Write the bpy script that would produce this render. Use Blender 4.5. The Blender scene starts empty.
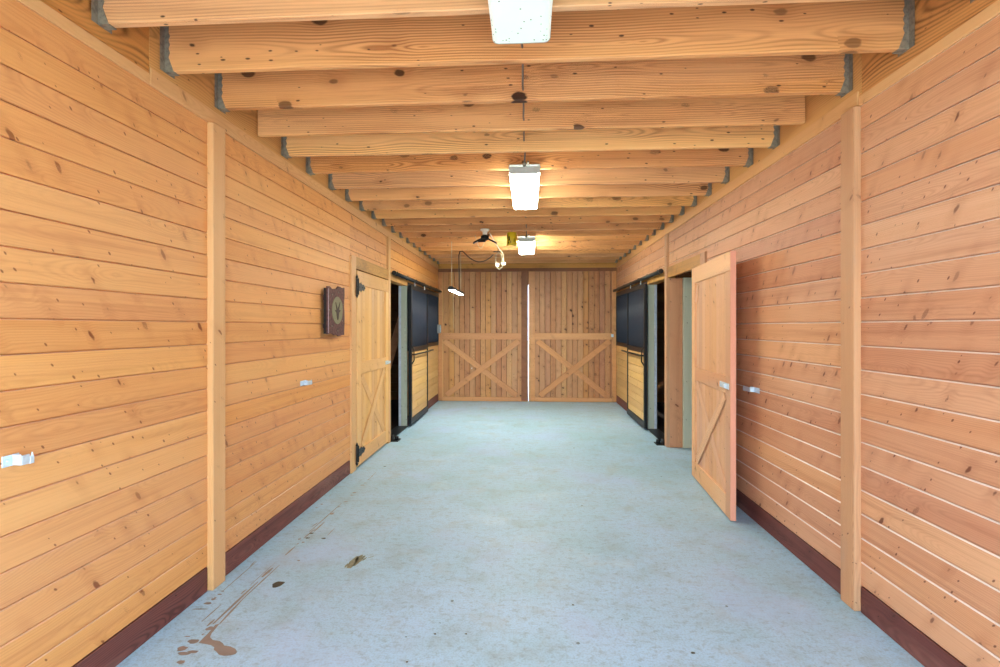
import bpy, bmesh, math, random
from mathutils import Vector, Matrix
random.seed(7)
R = math.radians
SC = bpy.context.scene
COL = SC.collection
XL, XR = -1.905, 1.83           # wall planes
YB, YF = 10.30, -1.00           # back wall, open front end
ZW = 2.79                       # top of the plank walls
ZJ = 2.895                      # underside of the joists
CAMZ = 1.57

# ------------------------------------------------------------------ mesh helpers
class MB:
    """collects solids in one bmesh, every board carries its own grain coordinate"""
    def __init__(s):
        s.bm = bmesh.new()
        s.wp = s.bm.verts.layers.float_vector.new('wp')
        s.rnd = s.bm.verts.layers.float.new('rnd')
    def _fin(s, vs, axis=None, mi=0, faces=(), M=None, rnd=None, off=None):
        r = random.random() if rnd is None else rnd
        a = axis or 0
        # grain coordinate: (along, across, thickness), centred on the board; the widest side is 'across'
        oth = [k for k in (0, 1, 2) if k != a]
        ext = {k: (min(v.co[k] for v in vs), max(v.co[k] for v in vs)) for k in (0, 1, 2)}
        if ext[oth[0]][1]-ext[oth[0]][0] < ext[oth[1]][1]-ext[oth[1]][0]: oth.reverse()
        perm = (a, oth[0], oth[1])
        o = off or Vector((random.uniform(0, 60), -sum(ext[oth[0]])/2, -sum(ext[oth[1]])/2))
        for v in vs:
            c = v.co
            v[s.wp] = Vector((c[perm[0]], c[perm[1]], c[perm[2]])) + o
            v[s.rnd] = r
            if M is not None: v.co = M @ c
        for f in faces: f.material_index = mi
    def box(s, a, b, axis=None, mi=0, M=None, rnd=None):
        x0, x1 = sorted((a[0], b[0])); y0, y1 = sorted((a[1], b[1])); z0, z1 = sorted((a[2], b[2]))
        if axis is None:
            d = (x1-x0, y1-y0, z1-z0); axis = d.index(max(d))
        v = [s.bm.verts.new(p) for p in ((x0,y0,z0),(x1,y0,z0),(x1,y1,z0),(x0,y1,z0),(x0,y0,z1),(x1,y0,z1),(x1,y1,z1),(x0,y1,z1))]
        fs = [s.bm.faces.new([v[i] for i in q]) for q in ((3,2,1,0),(4,5,6,7),(0,1,5,4),(1,2,6,5),(2,3,7,6),(3,0,4,7))]
        s._fin(v, axis, mi, fs, M, rnd)
    def prism(s, pts, axis, a, b, mi=0, M=None, rnd=None, grain=None):
        """extrude a 2D outline along axis from a to b; pts are the two other coordinates in x,y,z order"""
        def mk(p, t):
            q = list(p); q.insert(axis, t); return s.bm.verts.new(q)
        A = [mk(p, a) for p in pts]; B = [mk(p, b) for p in pts]; n = len(pts)
        fs = [s.bm.faces.new((A[i], A[(i+1) % n], B[(i+1) % n], B[i])) for i in range(n)]
        fs.append(s.bm.faces.new(A[::-1])); fs.append(s.bm.faces.new(B))
        s._fin(A+B, axis if grain is None else grain, mi, fs, M, rnd)
    def cyl(s, p, q, r, n=16, r2=None, mi=0, M=None, rnd=None):
        p, q = Vector(p), Vector(q); r2 = r if r2 is None else r2
        w = (q-p).normalized(); u = w.orthogonal().normalized(); t = w.cross(u)
        A = []; B = []
        for i in range(n):
            a = 2*math.pi*i/n; d = u*math.cos(a)+t*math.sin(a)
            A.append(s.bm.verts.new(p+d*r)); B.append(s.bm.verts.new(q+d*r2))
        fs = [s.bm.faces.new((A[i], A[(i+1) % n], B[(i+1) % n], B[i])) for i in range(n)]
        for f in fs: f.smooth = True
        c = [s.bm.faces.new(A[::-1]), s.bm.faces.new(B)]
        s._fin(A+B, 0, mi, fs+c, M, rnd)
    def lathe(s, prof, c, n=20, M=None, mi=0):
        """prof: (radius, z) pairs, closed with caps"""
        rings = []
        for r, z in prof:
            rings.append([s.bm.verts.new((c[0]+r*math.cos(2*math.pi*i/n), c[1]+r*math.sin(2*math.pi*i/n), c[2]+z)) for i in range(n)])
        fs = []
        for A, B in zip(rings, rings[1:]):
            for i in range(n):
                f = s.bm.faces.new((A[i], A[(i+1) % n], B[(i+1) % n], B[i])); f.smooth = True; fs.append(f)
        fs.append(s.bm.faces.new(rings[0][::-1])); fs.append(s.bm.faces.new(rings[-1]))
        s._fin([v for r_ in rings for v in r_], 0, mi, fs, M)
    def tube(s, pts, r, n=8, mi=0, closed=False):
        pts = [Vector(p) for p in pts]; rings = []
        N = len(pts); up = Vector((0.13, 0.31, 0.94)).normalized()
        for i, p in enumerate(pts):
            a = pts[i-1] if (i or closed) else pts[0]; b = pts[(i+1) % N] if (i < N-1 or closed) else pts[-1]
            w = (b-a).normalized(); u = w.cross(up)
            if u.length < 1e-3: u = w.orthogonal()
            u.normalize(); t = w.cross(u)
            rings.append([s.bm.verts.new(p+(u*math.cos(2*math.pi*k/n)+t*math.sin(2*math.pi*k/n))*r) for k in range(n)])
        fs = []
        prs = list(zip(rings, rings[1:])) + ([(rings[-1], rings[0])] if closed else [])
        for A, B in prs:
            for k in range(n):
                f = s.bm.faces.new((A[k], A[(k+1) % n], B[(k+1) % n], B[k])); f.smooth = True; fs.append(f)
        if not closed:
            fs.append(s.bm.faces.new(rings[0][::-1])); fs.append(s.bm.faces.new(rings[-1]))
        s._fin([v for r_ in rings for v in r_], 0, mi, fs)
    def build(s, name, mats, parent=None, local=False, bevel=0.0, seg=1):
        bmesh.ops.recalc_face_normals(s.bm, faces=s.bm.faces)
        if parent is not None and not local:
            d = world_loc(parent)
            for v in s.bm.verts: v.co -= d
        me = bpy.data.meshes.new(name); s.bm.to_mesh(me); s.bm.free()
        if not isinstance(mats, (list, tuple)): mats = [mats]
        for m in mats: me.materials.append(m)
        o = bpy.data.objects.new(name, me); COL.objects.link(o)
        if parent is not None: o.parent = parent
        if bevel:
            b = o.modifiers.new('bevel', 'BEVEL'); b.width = bevel; b.segments = seg; b.limit_method = 'ANGLE'; b.angle_limit = R(40)
        return o
def world_loc(o):
    d = Vector(o.location)
    while o.parent: o = o.parent; d += Vector(o.location)
    return d
def tag(o, label=None, cat=None, group=None, kind=None):
    if label: o['label'] = label
    if cat: o['category'] = cat
    if group: o['group'] = group
    if kind: o['kind'] = kind
    return o
def thing(name, loc, label, cat, group=None, kind=None, rz=0):
    o = bpy.data.objects.new(name, None); COL.objects.link(o); o.location = loc; o.rotation_euler.z = rz
    o.empty_display_size = .1
    return tag(o, label, cat, group, kind)
def struct(o): o['kind'] = 'structure'; return o
def mirror_pts(pts): return pts

# ------------------------------------------------------------------ materials
def s2l(c):
    return tuple((x/12.92 if x <= .04045 else ((x+.055)/1.055)**2.4) for x in [k/255 for k in c]) + (1,)
class NT:
    def __init__(s, name):
        s.m = bpy.data.materials.new(name); s.m.use_nodes = True
        s.t = s.m.node_tree; s.t.nodes.clear()
        s.out = s.t.nodes.new('ShaderNodeOutputMaterial'); s.b = s.t.nodes.new('ShaderNodeBsdfPrincipled')
        s.t.links.new(s.b.outputs[0], s.out.inputs[0])
    def n(s, typ, **kw):
        nd = s.t.nodes.new(typ)
        for k, v in kw.items(): setattr(nd, k, v)
        return nd
    def set(s, sock, v):
        if isinstance(v, bpy.types.NodeSocket): s.t.links.new(v, sock)
        elif v is not None: sock.default_value = v
    def math(s, op, a, b=None, c=None, clamp=False):
        nd = s.n('ShaderNodeMath', operation=op); nd.use_clamp = clamp
        s.set(nd.inputs[0], a)
        if b is not None: s.set(nd.inputs[1], b)
        if c is not None: s.set(nd.inputs[2], c)
        return nd.outputs[0]
    def vmul(s, v, k):
        nd = s.n('ShaderNodeVectorMath', operation='MULTIPLY'); s.set(nd.inputs[0], v); s.set(nd.inputs[1], k); return nd.outputs[0]
    def noise(s, v, sc=1, det=3, rough=.5):
        nd = s.n('ShaderNodeTexNoise'); s.set(nd.inputs['Vector'], v); nd.inputs['Scale'].default_value = sc
        nd.inputs['Detail'].default_value = det; nd.inputs['Roughness'].default_value = rough; return nd.outputs['Fac']
    def mix(s, f, a, b, mode='MIX'):
        nd = s.n('ShaderNodeMix', data_type='RGBA', blend_type=mode); nd.clamp_factor = True
        s.set(nd.inputs[0], f); s.set(nd.inputs[6], a); s.set(nd.inputs[7], b); return nd.outputs[2]
    def ss(s, x, lo, hi):
        nd = s.n('ShaderNodeMapRange', interpolation_type='SMOOTHSTEP'); s.set(nd.inputs[0], x)
        nd.inputs[1].default_value = lo; nd.inputs[2].default_value = hi; return nd.outputs[0]
    def sep(s, v):
        nd = s.n('ShaderNodeSeparateXYZ'); s.set(nd.inputs[0], v); return nd.outputs
    def comb(s, x, y, z):
        nd = s.n('ShaderNodeCombineXYZ'); s.set(nd.inputs[0], x); s.set(nd.inputs[1], y); s.set(nd.inputs[2], z); return nd.outputs[0]
    def bump(s, h, st=.2, d=.002):
        nd = s.n('ShaderNodeBump'); nd.inputs['Strength'].default_value = st; nd.inputs['Distance'].default_value = d
        s.set(nd.inputs['Height'], h); s.t.links.new(nd.outputs[0], s.b.inputs['Normal'])

def wood(name, base, alt, dark, knotc=(92, 48, 24), ring=.45, per=.009, knots=.5, pins=.35, rough=.5, vary=.5, grey=None, kx=7.0, ky=3.6, ksz=.05, slant=.6, blotch=0., streak=.2, arch=.05, yellow=None):
    N = NT(name)
    at = N.n('ShaderNodeAttribute', attribute_name='wp').outputs['Vector']
    rn = N.n('ShaderNodeAttribute', attribute_name='rnd').outputs['Fac']
    wn = N.n('ShaderNodeTexWhiteNoise', noise_dimensions='1D'); N.set(wn.inputs['W'], N.math('MULTIPLY', rn, 77.0))
    r1, r2, r3 = N.sep(wn.outputs['Color'])[:3]
    x, y, z = N.sep(at)[:3]
    sh = N.math('MULTIPLY', rn, 53.0)
    P = N.comb(x, N.math('ADD', y, sh), z)
    yk = N.math('ADD', y, z)
    # knots: slanted ellipses, some solid and dark, some only a tint
    wob = N.noise(N.vmul(P, (14, 30, 9)), 1, 2)
    def vor(sx, sy, seed):
        q = N.comb(N.math('ADD', N.math('MULTIPLY', N.math('ADD', x, N.math('MULTIPLY', yk, slant)), sx), N.math('MULTIPLY_ADD', wob, .12, seed)),
                   N.math('ADD', N.math('MULTIPLY', yk, sy), N.math('ADD', sh, N.math('MULTIPLY_ADD', wob, .10, seed))), 0.0)
        w = N.n('ShaderNodeTexVoronoi', feature='F1', voronoi_dimensions='2D')
        N.set(w.inputs['Vector'], q); w.inputs['Scale'].default_value = 1
        c = N.sep(w.outputs['Color'])
        return w.outputs['Distance'], c[0], c[1]
    d1, a1, b1 = vor(kx, ky, 0.0)
    on1 = N.math('LESS_THAN', a1, N.math('MULTIPLY_ADD', r2, 1.5*knots, .25*knots))
    rad = N.math('MULTIPLY_ADD', N.math('POWER', b1, 2.0), ksz*1.6, ksz*.5)
    e1 = N.math('SUBTRACT', d1, rad)
    k1 = N.math('MULTIPLY', on1, N.math('SUBTRACT', 1.0, N.ss(e1, -.03, .015)))
    k1 = N.math('MULTIPLY', k1, N.math('MULTIPLY_ADD', N.math('FRACT', N.math('MULTIPLY', b1, 7.3)), .6, .4))
    halo = N.math('MULTIPLY', on1, N.math('SUBTRACT', 1.0, N.ss(d1, 0.02, .42)))
    d2, a2, b2 = vor(kx*2.6, ky*3.6, 11.3)
    k2 = N.math('MULTIPLY', N.math('LESS_THAN', a2, pins*.22), N.math('SUBTRACT', 1.0, N.ss(N.math('SUBTRACT', d2, N.math('MULTIPLY', b2, .07)), .0, .06)))
    # plain-sawn growth rings round a wandering pith
    n0 = N.noise(N.vmul(P, (.55, 1.0, 1.0)), 1, 2, .5)
    n1 = N.noise(N.vmul(N.comb(x, sh, 3.0), (.8, 1.0, 1.0)), 1, 1, .5)
    n2 = N.noise(N.vmul(P, (3.0, 18, 18)), 1, 3, .5)
    yy = N.math('ADD', N.math('ADD', y, N.math('MULTIPLY_ADD', r1, .16, -.08)), N.math('MULTIPLY_ADD', n0, .10, -.05))
    dd = N.math('ADD', N.math('ABSOLUTE', N.math('MULTIPLY_ADD', n1, arch*7, -arch*3.2)), N.math('ADD', z, .012))
    r = N.math('SQRT', N.math('ADD', N.math('MULTIPLY', yy, yy), N.math('MULTIPLY', dd, dd)))
    r = N.math('ADD', r, N.math('ADD', N.math('MULTIPLY', n2, .008), N.math('MULTIPLY', halo, .010)))
    sn = N.math('SINE', N.math('MULTIPLY', r, 2*math.pi/per))
    rg = N.math('POWER', N.math('MULTIPLY_ADD', sn, .5, .5), 2.0)
    patch = N.noise(N.vmul(P, (.8, 6, 6)), 1, 2)
    rg = N.math('MULTIPLY', rg, N.ss(patch, .30, .66))
    fine = N.noise(N.vmul(P, (2.0, 150, 150)), 1, 3, .65)
    wide = N.noise(N.vmul(P, (.6, 26, 26)), 1, 3, .6)
    bl = N.noise(N.vmul(P, (1.3, 7, 7)), 1, 3)
    col = N.mix(N.math('ADD', N.math('MULTIPLY', r2, .7), N.math('MULTIPLY_ADD', bl, 1.0, -.35), clamp=True), s2l(base), s2l(alt))
    col = N.mix(N.math('MULTIPLY', rg, ring), col, s2l(dark))
    col = N.mix(N.math('MULTIPLY', N.ss(wide, .5, .75), streak), col, s2l(dark))
    col = N.mix(N.math('MULTIPLY', N.ss(fine, .45, .8), streak*.8), col, s2l(dark))
    if grey:
        g = N.noise(N.vmul(P, (1.3, 5, 5)), 1, 4, .6)
        col = N.mix(N.math('MULTIPLY', N.ss(g, .48, .72), blotch), col, s2l(grey))
    col = N.mix(N.math('MULTIPLY', halo, .22), col, s2l(dark))
    col = N.mix(N.math('MULTIPLY', k1, .95), col, s2l(knotc))
    col = N.mix(N.math('MULTIPLY', k2, .85), col, s2l(knotc))
    hv = N.n('ShaderNodeHueSaturation'); N.set(hv.inputs['Color'], col)
    N.set(hv.inputs['Value'], N.math('MULTIPLY_ADD', r3, .26*vary, 1-.15*vary))
    N.set(hv.inputs['Saturation'], N.math('MULTIPLY_ADD', r1, .16*vary, 1-.08*vary))
    N.set(hv.inputs['Hue'], N.math('MULTIPLY_ADD', r3, .016*vary, .5-.008*vary))
    N.set(N.b.inputs['Base Color'], hv.outputs[0])
    N.b.inputs['Roughness'].default_value = rough; N.b.inputs['Specular IOR Level'].default_value = .35
    N.bump(N.math('ADD', N.math('MULTIPLY', rg, .6), N.math('ADD', fine, N.math('MULTIPLY', k1, -1.5))), .25, .0012)
    return N.m

def plain(name, c, rough=.5, metal=0., nsc=20, amt=.15, bump=0., emit=None, es=0., spec=.5, c2=None):
    N = NT(name); tc = N.n('ShaderNodeTexCoord').outputs['Object']
    nz = N.noise(tc, nsc, 4, .55)
    dk = c2 or tuple(k*.72 for k in c)
    N.set(N.b.inputs['Base Color'], N.mix(N.math('MULTIPLY', N.ss(nz, .35, .75), amt*2), s2l(c), s2l(dk)))
    N.b.inputs['Roughness'].default_value = rough; N.b.inputs['Metallic'].default_value = metal
    N.b.inputs['Specular IOR Level'].default_value = spec
    if bump: N.bump(nz, bump, .002)
    if emit: N.b.inputs['Emission Color'].default_value = s2l(emit); N.b.inputs['Emission Strength'].default_value = es
    return N.m

M = {}
M['wallL'] = wood('left_wall_planks', (236,178,114), (230,163,100), (182,106,58), knotc=(134,70,36), ring=.22, knots=.5, pins=.7, vary=.5, streak=.30)
M['wallR'] = wood('right_wall_planks', (224,174,136), (212,154,116), (162,98,66), knotc=(104,52,32), ring=.26, knots=.75, pins=.9, vary=.75, streak=.32)
M['sheenR'] = plain('board_edge_sky_sheen', (246,228,216), .35, 0, 8, .15)  # sky sheen on the upward board chamfers, painted as a paler colour
M['sheenL'] = plain('board_edge_faint_sheen', (238,190,150), .4, 0, 8, .15)  # weaker highlight on the left boards' chamfers, put into the colour
M['trim'] = wood('pale_trim_boards', (232,184,128), (224,172,116), (190,128,76), knotc=(140,84,48), ring=.28, knots=.25, pins=.4, vary=.4)
M['trimR'] = wood('weathered_trim_boards', (216,170,128), (200,150,112), (160,110,80), knotc=(120,74,50), ring=.3, knots=.3, pins=.5, vary=.4, grey=(176,158,140), blotch=.5)
M['stain'] = wood('stained_header_boards', (212,158,84), (196,140,72), (120,76,36), knotc=(90,50,24), ring=.4, knots=.4, vary=.4, grey=(118,80,40), blotch=.6)
M['joist'] = wood('joist_lumber', (246,192,132), (242,180,116), (150,80,38), knotc=(40,18,12), ring=.66, per=.014, knots=.45, pins=.9, vary=.8, kx=3.0, ky=5.2, ksz=.075, slant=.15, streak=.28, arch=.05)
M['ledger'] = wood('ledger_lumber', (216,152,90), (204,138,78), (98,54,26), knotc=(70,34,16), ring=.85, per=.014, knots=.2, vary=.5, kx=3, ky=5, arch=.09)
M['ledger2'] = wood('pale_ledger_lumber', (228,174,104), (216,158,90), (150,98,52), ring=.45, per=.013, knots=.4, vary=.3, kx=3, ky=5, arch=.07)
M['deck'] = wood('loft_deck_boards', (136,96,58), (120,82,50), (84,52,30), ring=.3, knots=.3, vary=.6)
M['base'] = wood('dark_treated_baseboard', (134,80,72), (108,62,58), (58,30,30), knotc=(40,22,20), ring=.6, knots=.4, vary=.4, streak=.5, grey=(168,128,116), blotch=.4, rough=.55)
M['barn'] = wood('back_door_boards', (208,162,112), (184,128,92), (112,66,38), knotc=(58,26,14), ring=.4, knots=.95, pins=.9, vary=1.1, kx=5, ky=4, slant=.2, ksz=.07)
M['barnf'] = wood('back_door_frame_boards', (214,160,112), (202,146,98), (146,94,58), knotc=(90,46,26), ring=.35, knots=.3, pins=.5, vary=.5)
M['barnd'] = wood('dark_meeting_stile', (150,100,70), (132,86,58), (88,50,30), ring=.5, knots=.3, vary=.3)
M['door'] = wood('pale_door_boards', (240,196,138), (230,180,120), (198,136,84), knotc=(150,92,52), ring=.3, knots=.25, pins=.4, vary=.7)
M['doorR'] = wood('pinkish_door_boards', (236,186,150), (228,180,134), (186,128,92), knotc=(130,76,48), ring=.32, knots=.3, pins=.4, vary=1.1)
M['pink'] = wood('pink_door_edge', (236,168,142), (230,160,132), (204,128,102), ring=.25, knots=.1, pins=.1, vary=.2)
M['stallw'] = wood('stall_door_slats', (230,192,134), (218,176,116), (170,120,70), ring=.35, knots=.15, pins=.3, vary=.6)
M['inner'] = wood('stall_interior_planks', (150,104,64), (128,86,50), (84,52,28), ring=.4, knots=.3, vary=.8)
M['jambg'] = wood('green_grey_jamb_board', (220,230,210), (206,216,194), (160,170,150), knotc=(90,88,66), ring=.35, knots=.2, vary=.3)
M['jambp'] = wood('pinkish_jamb_post', (226,172,130), (214,154,112), (172,112,78), knotc=(110,60,40), ring=.32, knots=.6, pins=.6, vary=.3)
M['black'] = plain('black_powder_coat', (30,31,34), .42, .3, 30, .25, .1)
M['mesh'] = plain('dark_grille_sheet', (58,68,86), .42, .1, 60, .25, .1)
M['galv'] = plain('galvanised_steel', (146,138,124), .5, .15, 45, .45, .2)
M['galvb'] = plain('bright_zinc_plate', (214,232,246), .32, .25, 60, .12, .05)
M['bluesteel'] = plain('pale_blue_steel_edge', (220,238,255), .4, .0, 20, .15)
M['white'] = plain('white_plastic', (232,232,226), .4, 0, 20, .08)
M['wire'] = plain('yellowed_white_cord', (204,198,170), .5, 0, 30, .15)
M['dwire'] = plain('dark_cable', (58,44,38), .5, 0, 30, .15)
M['gwire'] = plain('grey_cable', (120,108,98), .5, 0, 30, .15)
M['mat'] = plain('dark_stall_dirt', (58,50,44), .9, 0, 12, .4, .4)
M['yellow'] = plain('yellow_canister_paint', (226,196,36), .4, 0, 40, .12)
M['plaque'] = plain('plaque_bark_brown', (106,66,64), .7, 0, 40, .5, .5, c2=(60,34,30))
M['plaqe'] = plain('plaque_pale_edge', (176,160,172), .6, 0, 60, .3)
M['medal'] = plain('plaque_olive_disc', (132,128,98), .6, 0, 80, .3)
M['emblem'] = plain('plaque_dark_figure', (60,42,34), .6, 0, 40, .2)
M['housing'] = plain('light_housing_enamel', (188,194,194), .4, .2, 30, .12)
M['greybox'] = plain('grey_switch_box', (140,146,148), .45, .2, 30, .1)
M['outpost'] = plain('apron_gravel_concrete', (214,214,208), .8, 0, 3, .15)
M['grass'] = plain('mown_grass', (92,120,60), .9, 0, 2, .4)

def diffuser(name, col, st):
    """a ribbed acrylic lens that gives off light; bugs collect at one end as dark specks"""
    N = NT(name)
    tc = N.n('ShaderNodeTexCoord').outputs['Object']
    v = N.n('ShaderNodeTexVoronoi', feature='F1'); N.set(v.inputs['Vector'], tc); v.inputs['Scale'].default_value = 75
    y = N.sep(tc)[1]
    near = N.ss(y, .40, .60)
    sp = N.math('MULTIPLY', N.math('LESS_THAN', v.outputs['Distance'], .26), N.math('LESS_THAN', N.sep(v.outputs['Color'])[0], N.math('MULTIPLY_ADD', near, .30, .03)))
    N.set(N.b.inputs['Base Color'], N.mix(sp, (.42,.48,.45,1), (.03,.04,.02,1)))
    N.set(N.b.inputs['Emission Color'], N.mix(sp, col, (.10*col[0],.14*col[1],.06*col[2],1)))
    N.b.inputs['Emission Strength'].default_value = st; N.b.inputs['Roughness'].default_value = .3
    return N.m
LAMP = 30.0
M['lamp1'] = diffuser('dirty_lamp_lens', (.86,1.0,.95,1), .55)
M['lamp2'] = diffuser('lamp_lens', (.98,1.0,.84,1), LAMP)
M['lamp3'] = diffuser('far_lamp_lens', (.98,1.0,.82,1), 75.0)
M['led'] = diffuser('shop_light_lens', (.95,1,1,1), 50.0)

# concrete floor: material 0 slab, 1 wet brown stain, 2 dark spot
def concrete():
    N = NT('trowelled_concrete'); tc = N.n('ShaderNodeTexCoord').outputs['Object']
    a = N.noise(tc, .8, 4, .6); b = N.noise(tc, 4.0, 5, .65); c = N.noise(tc, 90, 3, .6); e = N.noise(N.vmul(tc, (3.0, 9, 1)), 1, 6, .7)
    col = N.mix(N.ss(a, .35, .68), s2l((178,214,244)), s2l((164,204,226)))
    col = N.mix(N.math('MULTIPLY', N.ss(b, .48, .70), .40), col, s2l((160,178,186)))
    col = N.mix(N.math('MULTIPLY', N.ss(e, .50, .75), .30), col, s2l((158,162,168)))
    col = N.mix(N.math('MULTIPLY', N.ss(c, .42, .72), .45), col, s2l((140,160,172)))
    g2 = N.noise(N.vmul(tc, (22, 30, 1)), 1, 5, .75)
    col = N.mix(N.math('MULTIPLY', N.ss(g2, .48, .68), .50), col, s2l((138,150,160)))
    g3 = N.noise(tc, 2.6, 4, .6)
    col = N.mix(N.math('MULTIPLY', N.ss(g3, .55, .72), .22), col, s2l((176,170,160)))
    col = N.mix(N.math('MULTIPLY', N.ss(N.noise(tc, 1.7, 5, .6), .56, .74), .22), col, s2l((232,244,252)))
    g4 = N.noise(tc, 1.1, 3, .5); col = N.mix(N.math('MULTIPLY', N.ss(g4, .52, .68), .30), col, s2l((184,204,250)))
    g5 = N.noise(N.vmul(tc, (2.0, 60, 1)), 1, 4, .7); col = N.mix(N.math('MULTIPLY', N.ss(g5, .56, .74), .22), col, s2l((132,146,154)))
    # small dark specks
    v = N.n('ShaderNodeTexVoronoi', feature='F1'); N.set(v.inputs['Vector'], tc); v.inputs['Scale'].default_value = 4.5
    sp = N.math('MULTIPLY', N.math('LESS_THAN', v.outputs['Distance'], .045), N.math('LESS_THAN', N.sep(v.outputs['Color'])[0], .30))
    col = N.mix(N.math('MULTIPLY', sp, .7), col, s2l((84,80,70)))
    v = N.n('ShaderNodeTexVoronoi', feature='F1'); N.set(v.inputs['Vector'], N.vmul(tc, (1.0, 1.0, 1.0))); v.inputs['Scale'].default_value = 13
    sp = N.math('MULTIPLY', N.math('SUBTRACT', 1.0, N.ss(v.outputs['Distance'], .04, .14)), N.math('LESS_THAN', N.sep(v.outputs['Color'])[1], .10))
    col = N.mix(N.math('MULTIPLY', sp, .4), col, s2l((120,116,104)))
    N.set(N.b.inputs['Base Color'], col)
    N.set(N.b.inputs['Roughness'], N.math('MULTIPLY_ADD', b, .25, .38)); N.b.inputs['Specular IOR Level'].default_value = .35
    N.bump(N.math('ADD', c, N.math('MULTIPLY', b, .5)), .15, .002)
    return N.m
M['conc'] = concrete()
M['wet'] = plain('tan_spill_stain', (146,132,126), .35, 0, 14, .2)
M['spot'] = plain('dark_oil_spot', (72,68,58), .5, 0, 40, .3)
M['olive'] = plain('olive_smear', (140,142,120), .6, 0, 30, .4)

# ------------------------------------------------------------------ floor
def flat_poly(mb, pts, z, mi):
    vs = [mb.bm.verts.new((p[0], p[1], z)) for p in pts]
    f = mb.bm.faces.new(vs); mb._fin(vs, 0, mi, [f]); 
def blob(mb, cx, cy, rx, ry, mi, rot=0., z=.0008, jag=.18, n=22, rs=random.Random(3)):
    ph = [rs.uniform(0, 6.28) for _ in range(4)]
    pts = []
    for i in range(n):
        a = 2*math.pi*i/n; k = 1+jag*(math.sin(2*a+ph[0])*.5+math.sin(3*a+ph[1])*.5+math.sin(5*a+ph[2])*.35)
        x, y = rx*k*math.cos(a), ry*k*math.sin(a)
        pts.append((cx+x*math.cos(rot)-y*math.sin(rot), cy+x*math.sin(rot)+y*math.cos(rot)))
    flat_poly(mb, pts, z, mi)
m = MB()
m.box((-6, YF, -.12), (6, 12.2, 0), axis=0)
f_ = 490.; th = math.atan(28.2/f_); cth, sth = math.cos(th), math.sin(th)
def fl(x, y):                                    # where a mark seen in the photograph lies on the slab
    u = (x-500)/f_; v = (327-y)/f_; t = -CAMZ/v
    return ((-sth+u*cth)*t, (cth+u*sth)*t)
# the spill: drawn as an outline on the slab
def pix(mb, pts, mi, z=.0008): flat_poly(mb, [fl(*p) for p in pts], z, mi)
def zp(x, y): return (160+x/6.236, 560+y/6.236)
pix(m, [zp(*p) for p in ((240,518),(262,495),(290,468),(318,438),(345,404),(372,398),(350,425),(322,458),(312,482),(330,500),(372,506),(392,520),(400,534),(440,540),(470,555),(482,574),(470,588),(440,596),(400,599),(368,592),(352,574),(335,560),(338,545),(318,532),(280,524))], 1)
def streak(a, b, w, mi=1):
    A, B = Vector(fl(*a)), Vector(fl(*b)); d = (B-A).normalized(); n = Vector((-d.y, d.x))*w/2
    flat_poly(m, [A-n*.6, A+n*.6, (A+B)/2+n*1.1, B+n*.4, B-n*.4, (A+B)/2-n], .0006, mi)
def zq(x, y): return (250+x/5.56, 460+y/5.56)
for a, b, w in (((330,400),(612,135),.016),((372,398),(520,240),.014),((520,240),(745,32),.010),((295,412),(342,370),.014),((635,108),(705,48),.022),((505,212),(540,182),.010),
                ((260,385),(380,280),.008),((390,195),(605,8),.007),((560,160),(720,15),.005),((205,307),(300,306),.010)):
    streak(zp(*a), zp(*b), w)
for a, b, w in (((0,592),(30,562),.008),((196,530),(252,480),.014),((300,435),(360,385),.012),((330,400),(510,240),.010),((355,398),(415,345),.014),((345,370),(378,348),.010),
                ((430,420),(470,380),.007),((260,470),(272,462),.012),((486,262),(506,256),.012),((445,300),(470,292),.014),((660,110),(700,68),.007),((520,233),(545,230),.018)):
    streak(zq(*a), zq(*b), w)
for x, y, rx, ry in ((298,271,.020,.013),(333,245,.014,.010),(372,215,.012,.008),(308,428,.018,.016),(208,508,.030,.016),(138,553,.026,.017),(150,584,.030,.013),(205,573,.028,.010),(130,638,.018,.013),(268,464,.007,.006),(170,478,.016,.004),(390,196,.010,.005),(345,236,.008,.006)):
    p = fl(*zp(x, y)); blob(m, p[0], p[1], rx, ry, 1)
p = fl(*zp(735, 152)); blob(m, p[0], p[1], .034, .034, 2)
for x, y, r in ((275,440,.010),(295,458,.009),(320,434,.012),(342,408,.012),(410,436,.012),(455,300,.014),(580,182,.014),(565,196,.010),(625,140,.014),(640,128,.010),(658,108,.008),(270,560,.008),(750,36,.012),(370,265,.008),(400,246,.009),(445,200,.006)):
    p = fl(*zq(x, y)); blob(m, p[0], p[1], r*1.3, r, 2 if r == .012 else 1)
for a, b, w in (((548,602),(600,535),.050),((575,590),(640,532),.030),((590,560),(625,528),.035),((528,598),(545,576),.016),((625,560),(650,540),.012),((655,545),(690,535),.008)):
    streak(zq(*a), zq(*b), w, 3)
for x, y, r in ((573,605,.012),(435,634,.011),(407,662,.010),(406,637,.007),(466,634,.010),(424,477,.010),(589,554,.008),(693,653,.016),(440,623,.006),(574,448,.02),(622,620,.006)):
    p = fl(x, y); blob(m, p[0], p[1], r*.62, r*.55, 2)
struct(m.build('floor', [M['conc'], M['wet'], M['spot'], M['olive']]))

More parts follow.
